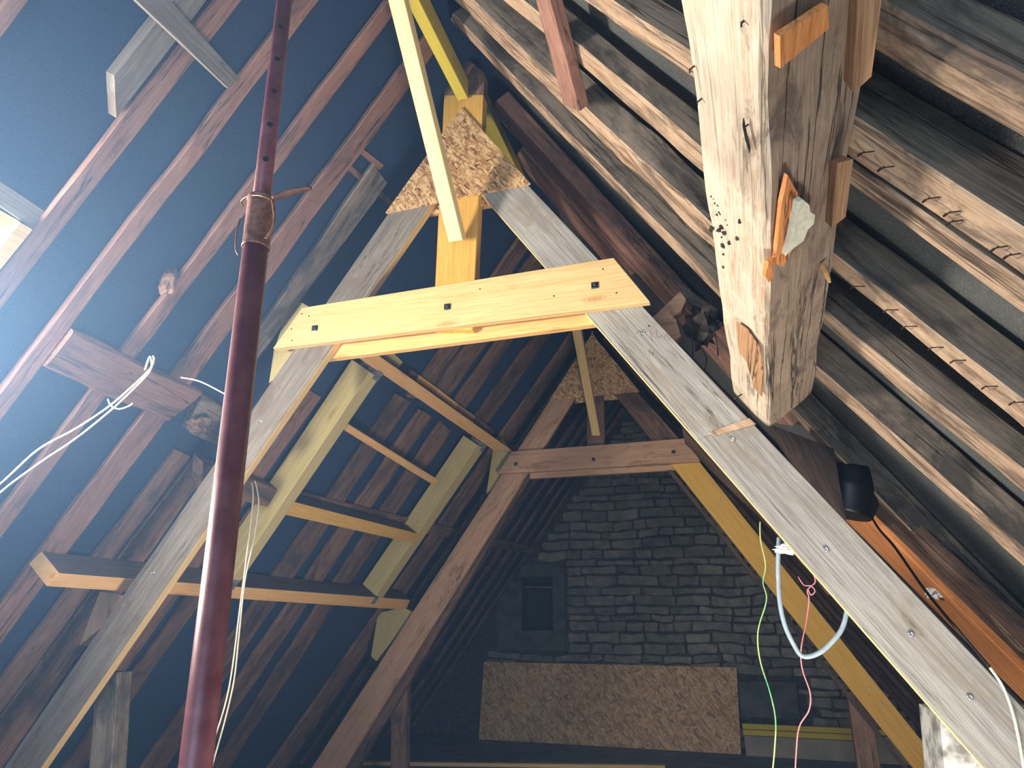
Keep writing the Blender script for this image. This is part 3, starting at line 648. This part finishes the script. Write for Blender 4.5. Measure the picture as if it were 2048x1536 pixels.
# new lower purlin
def purlin_new(name, la, lb, s_a, s_b, ya, yb_, w_, dep, mat, label, cut=0):
    """inner narrow face at plane 2.85 between slope distances, deep outwards"""
    a0 = roofpt(-1, 2.85, s_a, ya); b0 = roofpt(-1, 2.85, s_a + w_, ya); a1 = roofpt(-1, 2.85, s_b, yb_); b1 = roofpt(-1, 2.85, s_b + w_, yb_)
    o = timber(name, a0, a1, b0, b1, nL * dep, mat); tag(o, label, 'purlin', 'new purlins of the left slope'); return o
ss = lambda z_: (2.85 - z_) / S54
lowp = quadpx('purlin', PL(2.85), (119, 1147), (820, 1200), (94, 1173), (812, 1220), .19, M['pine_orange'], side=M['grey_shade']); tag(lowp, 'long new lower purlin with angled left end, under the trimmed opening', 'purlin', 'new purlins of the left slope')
upf = quadpx('purlin', PL(2.85), (755, 709), (1027, 903), (735, 728), (987, 900), .15, M['pine_orange'], e0=.35, e1=.0); tag(upf, 'new upper purlin spanning from the near collar to the far collar', 'purlin', 'new purlins of the left slope')
# trimmers with hangers
def trimmer(qa0, qa1, qb0, qb1, dep, label, top, bot):
    o = quadpx('trimmer', PL(2.85), qa0, qa1, qb0, qb1, dep, M['pine_green'], e0=.085, e1=.03); tag(o, label, 'trimmer', 'new trimmers of the roof opening')
    return o
t1 = trimmer((726, 765), (464, 1157), (744, 777), (485, 1157), .185, 'near new trimmer rafter with steel hangers, left side of the opening', 0, 0)
t2 = trimmer((945, 905), (755, 1186), (960, 911), (768, 1192), .185, 'far new trimmer rafter with steel hangers, right side of the opening', 0, 0)
def hanger(par, tq, up):
    """U-shaped shoe round a trimmer end: tq = pixel of the trimmer's inner face end centre"""
    c = on(tq, PL(2.85)); dn = Vector((-C54, 0, -S54)) * up     # along the slope, into the span
    base = c
    s_ = .0025
    hg = box('joist_hanger', base - nL * s_, base - nL * s_ + dn * .075, (0, 1, 0), .075, nL, s_, M['zinc'], par, cham=.0005); hg['label'] = 'galvanised hanger'
    for sy in (-1, 1):
        p = base + Vector((0, sy * .0385, 0))
        slab('hanger_side', [p, p + dn * .075, p + dn * .075 + nL * .055, p + dn * .04 + nL * .085, p + dn * .04 + nL * .15, p + nL * .15], (0, sy * .002, 0), M['zinc'], hg)
    return hg
hanger(t1, (762, 743), 1); hanger(t1, (459, 1179), -1); hanger(t2, (970, 890), 1); hanger(t2, (745, 1208), -1)
for q in ((648, 842), (596, 917), (660, 860), (560, 905)): pass
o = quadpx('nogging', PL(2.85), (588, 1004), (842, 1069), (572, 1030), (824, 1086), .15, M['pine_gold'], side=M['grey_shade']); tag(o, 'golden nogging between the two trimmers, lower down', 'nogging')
o = quadpx('batten', PL(2.85), (698, 849), (877, 960), (689, 861), (868, 971), .04, M['pine_orange']); tag(o, 'thin round-edged batten between the two trimmers, higher up', 'batten')
# packing boards over the upper purlin
for i, (P, mt, lb) in enumerate((([(757, 707), (787, 706), (805, 724), (797, 737)], 'pine_green', 'short pale board end over the new upper purlin, beside the near collar'),
        ([(824, 741), (838, 750), (832, 761), (818, 751)], 'oak_brown', 'small brown board end over the new upper purlin'),
        ([(838, 750), (876, 777), (871, 788), (832, 761)], 'pine_gold', 'golden packing board over the new upper purlin'),
        ([(877, 778), (916, 808), (911, 818), (871, 788)], 'pine_orange', 'tan packing board over the middle of the new upper purlin'),
        ([(917, 809), (951, 833), (947, 845), (911, 818)], 'brown_new', 'brown packing board over the new upper purlin, toward the far truss'),
        ([(957, 836), (990, 862), (985, 872), (953, 847)], 'oak_brown', 'last dark packing board over the new upper purlin'))):
    o = slab('packing_board', [on(q, PL(3.10)) for q in P], nL * .03, M[mt], X=(0, 1, 0)); tag(o, lb, 'board')
# wedge cleats that carry the new purlins
def wedge(pts, y, t, label, mat='pine_green'):
    o = slab('wedge_cleat', [on(q, YP(y)) for q in pts], (0, t, 0), M[mat], X=(0, 0, 1)); tag(o, label, 'cleat', 'wedge cleats under the new purlins')
wedge([(592, 598), (622, 616), (650, 640), (600, 720), (538, 766), (548, 700), (573, 627)], 3.06, .06, 'yellowish wedge cleat at the left end of the near collar', 'pine_green')
wedge([(990, 860), (1024, 903), (1040, 915), (1010, 960), (973, 987), (985, 905)], 6.71, .09, 'yellowish wedge cleat at the left end of the far collar', 'pine_green')
wedge([(200, 1183), (236, 1187), (262, 1200), (215, 1245), (158, 1292)], 3.06, .06, 'pale wedge cleat under the lower purlin, at the near truss', 'brown_new')
wedge([(756, 1226), (806, 1215), (825, 1224), (790, 1275), (752, 1322), (742, 1312)], 6.71, .09, 'pale wedge cleat under the lower purlin, at the far truss', 'pine_green')
# ------------------------------------------------------------------ posts
def post(qa, qb, y, w0, zt, dep, mat, label, irr=.006):
    a, b = on(qa, YP(y)), on(qb, YP(y)); d = (b - a).normalized(); bot = a + d * ((a.z - FZ) / -d.z)
    o = box('post', a, bot, (1, 0, 0), w0, (0, 1, 0), dep, mat, irr=irr, cham=.006); tag(o, label, 'post')
post((212, 1345), (197, 1536), 3.12, .155, 0, .1, M['oak_grey'], 'greyish old post under the near truss, bottom left')
post((799, 1340), (796, 1515), 6.78, .17, 0, .1, M['oak_brown'], 'dark old post under the far left principal')
post((1718, 1385), (1739, 1536), 6.9, .175, 0, .12, M['oak_brown'], 'brown old post behind the golden principal, bottom right')
# ------------------------------------------------------------------ steel prop
py_ = 1.17
pb, pt = on((391, 1536), YP(py_)), on((569, 0), YP(py_))
ax = (pt - pb).normalized()
base = pb + ax * ((FZ - pb.z) / ax.z)
pr = empty('steel_prop', base, 'tall dark red adjustable steel prop standing in the left foreground', 'prop')
cl = on((510, 498), YP(py_)); hc = (cl - base).length
ctop = on((518, 400), YP(py_)); hct = (ctop - base).length
lathe('outer_tube', [(.030, .01), (.030, hc + .01)], base, ax, M['prop'], pr, 32)
lathe('inner_tube', [(.0215, hc - .3), (.0215, (pt - base).length + .35)], base, ax, M['prop'], pr, 32)
lathe('base_plate', [(.075, 0), (.075, .01)], base, ax, M['prop'], pr, 4)
co = lathe('collar', [(.030, hc), (.0325, hc), (.0335, hc + .004), (.032, hc + .01), (.032, hct - .01), (.034, hct - .004), (.034, hct), (.023, hct + .001)], base, ax, M['rust'], pr, 32); co['label'] = 'rusty adjusting collar'
hs = on((546, 396), YP(py_ - .03)); he = on((622, 376), YP(py_ - .02))
hd = tube('handle', [hs, hs.lerp(he, .5) + Vector((0, 0, .004)), he], [.008, .0085, .005], M['rust'], co, sides=8)
def onp(q, dy=0): return on(q, YP(py_ + dy))
tube('wire_clip', [onp((548, 402), -.03), onp((520, 391), -.04), onp((495, 393), -.02), onp((483, 402), .0), onp((486, 412), .02)], .0022, M['rust'], co, sides=6)
tube('wire_clip', [onp((545, 400), -.03), onp((549, 430), -.035), onp((546, 455), -.035), onp((532, 478), -.034)], .0035, M['rust'], co, sides=6)
tube('wire_clip', [onp((481, 437), -.012), onp((474, 455), -.01), onp((472, 480), -.01), onp((472, 500), -.01), onp((478, 511), -.014)], .0022, M['rust'], co, sides=6)
for q in ((580, 2), (574, 62), (566, 126), (558, 190), (549, 257), (541, 326)):
    c = onp(q); k = (c - base).dot(ax); cc = base + ax * k
    out = Vector((.62, -.78, 0)).normalized(); out = (out - ax * out.dot(ax)).normalized()
    lathe('pin_hole', [(.0075, 0), (.0075, .0012)], cc + out * .0212, out, M['hole'], pr, 16)
# ------------------------------------------------------------------ roof window on the left
wn = empty('window_1', roofpt(-1, 3.2, 2.2, 1.0), None, None); wn['kind'] = 'structure'
def fl_(s, y, off): return feltpt(-1, s, y) - nL * off
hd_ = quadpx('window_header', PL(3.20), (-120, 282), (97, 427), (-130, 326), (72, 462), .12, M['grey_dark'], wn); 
def wbar(nm, s0, s1, y0, y1, off, th, mat):
    slab(nm, [fl_(s0, y0, off), fl_(s0, y1, off), fl_(s1, y1, off), fl_(s1, y0, off)], nL * th, mat, wn, X=(0, 1, 0))
wbar('window_frame', WS0, WS1, WY1 - .05, WY1 + .0, .05, .09, M['pine'])
wbar('window_frame', WS0, WS1, WY0, WY0 + .05, .05, .09, M['pine'])
wbar('window_frame', WS0, WS0 + .05, WY0 + .05, WY1 - .05, .02, .06, M['pine'])
wbar('window_frame', WS1 - .05, WS1, WY0 + .05, WY1 - .05, .05, .09, M['pine'])
wbar('pane', WS0 + .05, WS1 - .05, WY0 + .05, WY1 - .05, -.02, .004, M['glass'])
# ------------------------------------------------------------------ cables
def cable(nm, pts, y, rad, mat, label, cat='cable', **k):
    P = [on(p[:2], YP(p[2] if len(p) > 2 else y)) for p in pts]
    o = tube(nm, P, rad, mat, **k); return tag(o, label, cat)
cable('cable', [(-60, 1010), (0, 968), (75, 900), (150, 858), (215, 815), (262, 775), (300, 738), (308, 718), (306, 712)], 1.75, .0035, M['cable_white'], 'upper cream cable looping down over the broken purlin', sides=8)
cable('cable', [(-60, 1045), (0, 985), (80, 925), (150, 878), (220, 822), (270, 775), (300, 742), (303, 722), (299, 714), (290, 740)], 1.78, .0035, M['cable_white'], 'lower cream cable looping down over the broken purlin', sides=8)
cable('cable', [(216, 798), (222, 811), (238, 818), (258, 812), (266, 806)], 1.77, .003, M['cable_white'], 'small loop of cream cable under the broken purlin')
cable('cable', [(362, 755), (400, 763), (446, 786), (470, 800)], 2.2, .003, M['cable_white'], 'short cream cable end just left of the prop')
cable('cable', [(503, 965), (506, 990), (503, 1030), (492, 1120), (478, 1230), (464, 1340), (450, 1410), (425, 1490), (405, 1560)], 3.3, .0045, M['cable_white'], 'left of two cream cables hanging beside the prop')
cable('cable', [(510, 962), (515, 985), (517, 1010), (508, 1075), (490, 1160), (478, 1270), (468, 1360), (450, 1440), (425, 1530), (420, 1560)], 3.34, .0045, M['cable_white'], 'right of two cream cables hanging beside the prop')
cable('wire', [(1520, 1043), (1521, 1080), (1531, 1130), (1526, 1165), (1533, 1200), (1516, 1262), (1520, 1320), (1540, 1385), (1551, 1440), (1549, 1500), (1543, 1560)], 3.2, .0028, M['wire_green'], 'thin green and yellow wire hanging below the right principal', 'wire')
cable('wire', [(1628, 1150), (1630, 1165), (1615, 1180), (1618, 1200), (1612, 1245), (1602, 1300), (1605, 1340), (1620, 1385), (1618, 1420), (1598, 1455), (1592, 1510), (1590, 1560)], 3.2, .0028, M['wire_pink'], 'thin pink wire with a knot hanging below the right principal', 'wire')
cable('wire', [(1596, 1153), (1608, 1170), (1622, 1172), (1630, 1182), (1622, 1190), (1616, 1178)], 3.19, .0024, M['wire_pink'], 'small pink wire knot', 'wire')
cd = cable('conduit', [(1558, 1075), (1556, 1120), (1558, 1190), (1568, 1245), (1588, 1290), (1607, 1313), (1640, 1305), (1672, 1275), (1687, 1250), (1695, 1215)], 3.14, .0095, M['cable_grey'], 'grey corrugated conduit hanging in a U below the right principal', 'conduit', sides=12)
cable('cable', [(1735, 1020, 3.6), (1758, 1058, 3.5), (1790, 1095, 3.3), (1850, 1180, 3.12), (1920, 1265, 3.02), (1980, 1335, 2.98)], 3, .0055, M['cable_black'], 'black cable running down across the orange timber at the right')
cable('cable', [(1980, 1335), (2005, 1372), (2024, 1420), (2038, 1480), (2050, 1550)], 2.97, .0055, M['cable_white'], 'white cable end crossing the near right principal, bottom right')
# ------------------------------------------------------------------ right side clutter behind the near truss
o = quadpx('old_beam', PR(2.80), (1380, 850), (1640, 1170), (1388, 905), (1600, 1120), .14, M['oak_brown'], irr=.014, cham=.012, e0=.1, e1=.1); tag(o, 'ragged dark old beam just behind the near right principal', 'beam')
o = quadpx('old_post', YP(3.4), (1540, 850), (1700, 1080), (1668, 896), (1692, 1025), .1, M['dark_oak'], irr=.006); tag(o, 'dark old timber below the purlin tip', 'beam')
o = tube('duct_pipe', [on(q, YP(3.7)) for q in ((1702, 940), (1698, 980), (1690, 1030))], [.14, .15, .12], M['cable_black'], sides=16); tag(o, 'black pipe end behind the rafters, right of the near principal', 'pipe')
o = slab('sawn_block', [on(q, YP(3.15)) for q in ((1300, 640), (1360, 583), (1372, 598), (1362, 622), (1318, 652))], (0, .06, 0), M['brown_new'], X=(1, 0, 0)); tag(o, 'rounded brown block end, upper one beside the near collar', 'block')
o = slab('sawn_block', [on(q, YP(3.1)) for q in ((1312, 638), (1335, 622), (1352, 640), (1362, 672), (1350, 682), (1330, 668))], (0, .06, 0), M['brown_new'], X=(1, 0, 0)); tag(o, 'tan block end, lower one beside the near collar', 'block')
o = quadpx('timber_stub', YP(3.35), (1372, 570), (1435, 615), (1362, 590), (1430, 640), .08, M['oak_grey'], irr=.008, cham=.01); tag(o, 'grey weathered stub left of the purlin tip', 'stub')
nc = on((1402, 655), YP(3.2)); o = lump('nest', nc, .075, M['nest'], None, .45, 9, (1, 1, 1.2), 4); tag(o, 'dusty dark clump of nest and roots left of the purlin tip', 'nest')
for pp in ([(1400, 690), (1412, 715), (1410, 738), (1396, 745), (1390, 757)], [(1385, 680), (1386, 705), (1384, 720)], [(1428, 660), (1434, 690), (1436, 712)]):
    tube('root', [on(q, YP(3.12)) for q in pp], .0035, M['nest'], o, sides=5)
tp = on((1868, 1190), YP(2.98)); o = lump('plaster_lump', on((1870, 1186), PR(3.28)), .035, M['plaster_white'], None, .5, 3, (1.2, .7, .7), 5); tag(o, 'crumpled white plaster lump on the orange timber', 'plaster')
o = lump('plaster_smear', on((1578, 1098), YP(3.1)), .03, M['plaster_white'], None, .5, 6, (1.6, .5, .6), 5); tag(o, 'white plaster smear where the conduit leaves the beam', 'plaster')
pl_ = YP(3.2)
o = slab('pier', [on(q, pl_) for q in ((1878, 1425), (2100, 1425), (2100, 1700), (1905, 1700))], (0, .3, 0), M['pier']); tag(o, 'white and grey rendered pier under the near right principal', 'pier')
# splinters
for (q0, q1, y, lb) in (((700, 222), (735, 182), 2.6, 'small pale wood splinter lodged by the fourth rafter'), ((1645, 530), (1660, 565), 1.9, 'pale splinter hanging beside the purlin')):
    a, b = on(q0, YP(y)), on(q1, YP(y)); o = tube('splinter', [a, a.lerp(b, .5), b], [.009, .01, .003], M['pine_orange'], sides=5); tag(o, lb, 'splinter')
for i, (x, y) in enumerate(((735, 318), (715, 345), (770, 370))): pass
o = quadpx('batten', PL(3.19), (690, 335), (792, 425), (697, 325), (800, 415), .02, M['oak_red']); tag(o, 'thin reddish batten crossing behind the grey sawn rafter', 'batten')
o = quadpx('batten', PL(3.19), (712, 300), (760, 340), (720, 292), (768, 330), .02, M['oak_red']); tag(o, 'short reddish batten left of the near gusset', 'batten')
o = lump('cobweb_debris', on((335, 560), PL(3.2)), .05, M['oak_brown'], None, .22, 12, (1, .6, 1.4), 3); tag(o, 'dusty splintered wood lump on the third rafter', 'debris')
# ------------------------------------------------------------------ at the gable
o = slab('strand_board', [(-3.62, 10.2, FZ + .004), (0.0, 10.2, FZ + .004), (0.05, 10.31, -.61), (-3.6, 10.31, -.61)], (0, .02, 0), M['osb_far'], X=(1, 0, 0)); tag(o, 'large strand board sheet leaning against the stone gable', 'board')
o = slab('grey_panel', [(.06, 10.15, FZ), (2.15, 10.15, FZ), (2.15, 10.2, -1.36), (.06, 10.2, -1.36)], (0, .03, 0), M['greyboard']); tag(o, 'wide grey panel on edge below the yellow battens', 'panel')
for i, (z0, x1, lb) in enumerate(((-1.30, 1.72, 'upper yellow batten stacked on the grey panel'), (-1.37, 1.4, 'lower yellow batten stacked on the grey panel'))):
    o = box('batten', (.05, 10.08, z0), (x1, 10.08, z0), (0, 0, 1), .062, (0, 1, 0), .08, M['pine_yellow']); tag(o, lb, 'batten')
a, b = hit((560, 1521), Vector((0, 0, 1)), FZ + .04), hit((1330, 1531), Vector((0, 0, 1)), FZ + .04)
o = timber('floor_plank', a, b, a + Vector((0, .1, 0)), b + Vector((0, .1, 0)), (0, 0, -.04), M['pine']); tag(o, 'pale plank edge lying on the floor along the bottom of the view', 'plank')
# ------------------------------------------------------------------ added haze volume imitating lens flare
hz = NT('flare_haze'); hz.t.nodes.remove(hz.b)
out = [n for n in hz.t.nodes if n.type == 'OUTPUT_MATERIAL'][0]
vs_ = hz.n('ShaderNodeVolumeScatter'); vs_.inputs['Color'].default_value = (.32, .58, 1, 1); vs_.inputs['Density'].default_value = HAZE; vs_.inputs['Anisotropy'].default_value = .2
tc_ = hz.n('ShaderNodeTexCoord'); tc_.object = wn
ln_ = hz.n('ShaderNodeVectorMath', operation='LENGTH'); hz.l(tc_.outputs['Object'], ln_.inputs[0])
fall = hz.math('POWER', 2.718, hz.math('MULTIPLY', hz.math('POWER', ln_.outputs['Value'], 2), -.55))
hz.l(hz.math('ADD', hz.math('MULTIPLY', fall, .15), HAZE), vs_.inputs['Density'])  # extra density round the window imitates the flare's glow
hz.l(vs_.outputs[0], out.inputs['Volume'])
o = slab('flare_volume', [(xl + .3, Y0, FZ + .02), (xrr - .3, Y0, FZ + .02), (xr, Y0, zr - .3)], (0, Y1 - Y0 - .1, 0), hz.m, X=(1, 0, 0)); o['kind'] = 'stuff'; tag(o, 'bluish added haze in place of lens flare, densest near the window', 'haze')
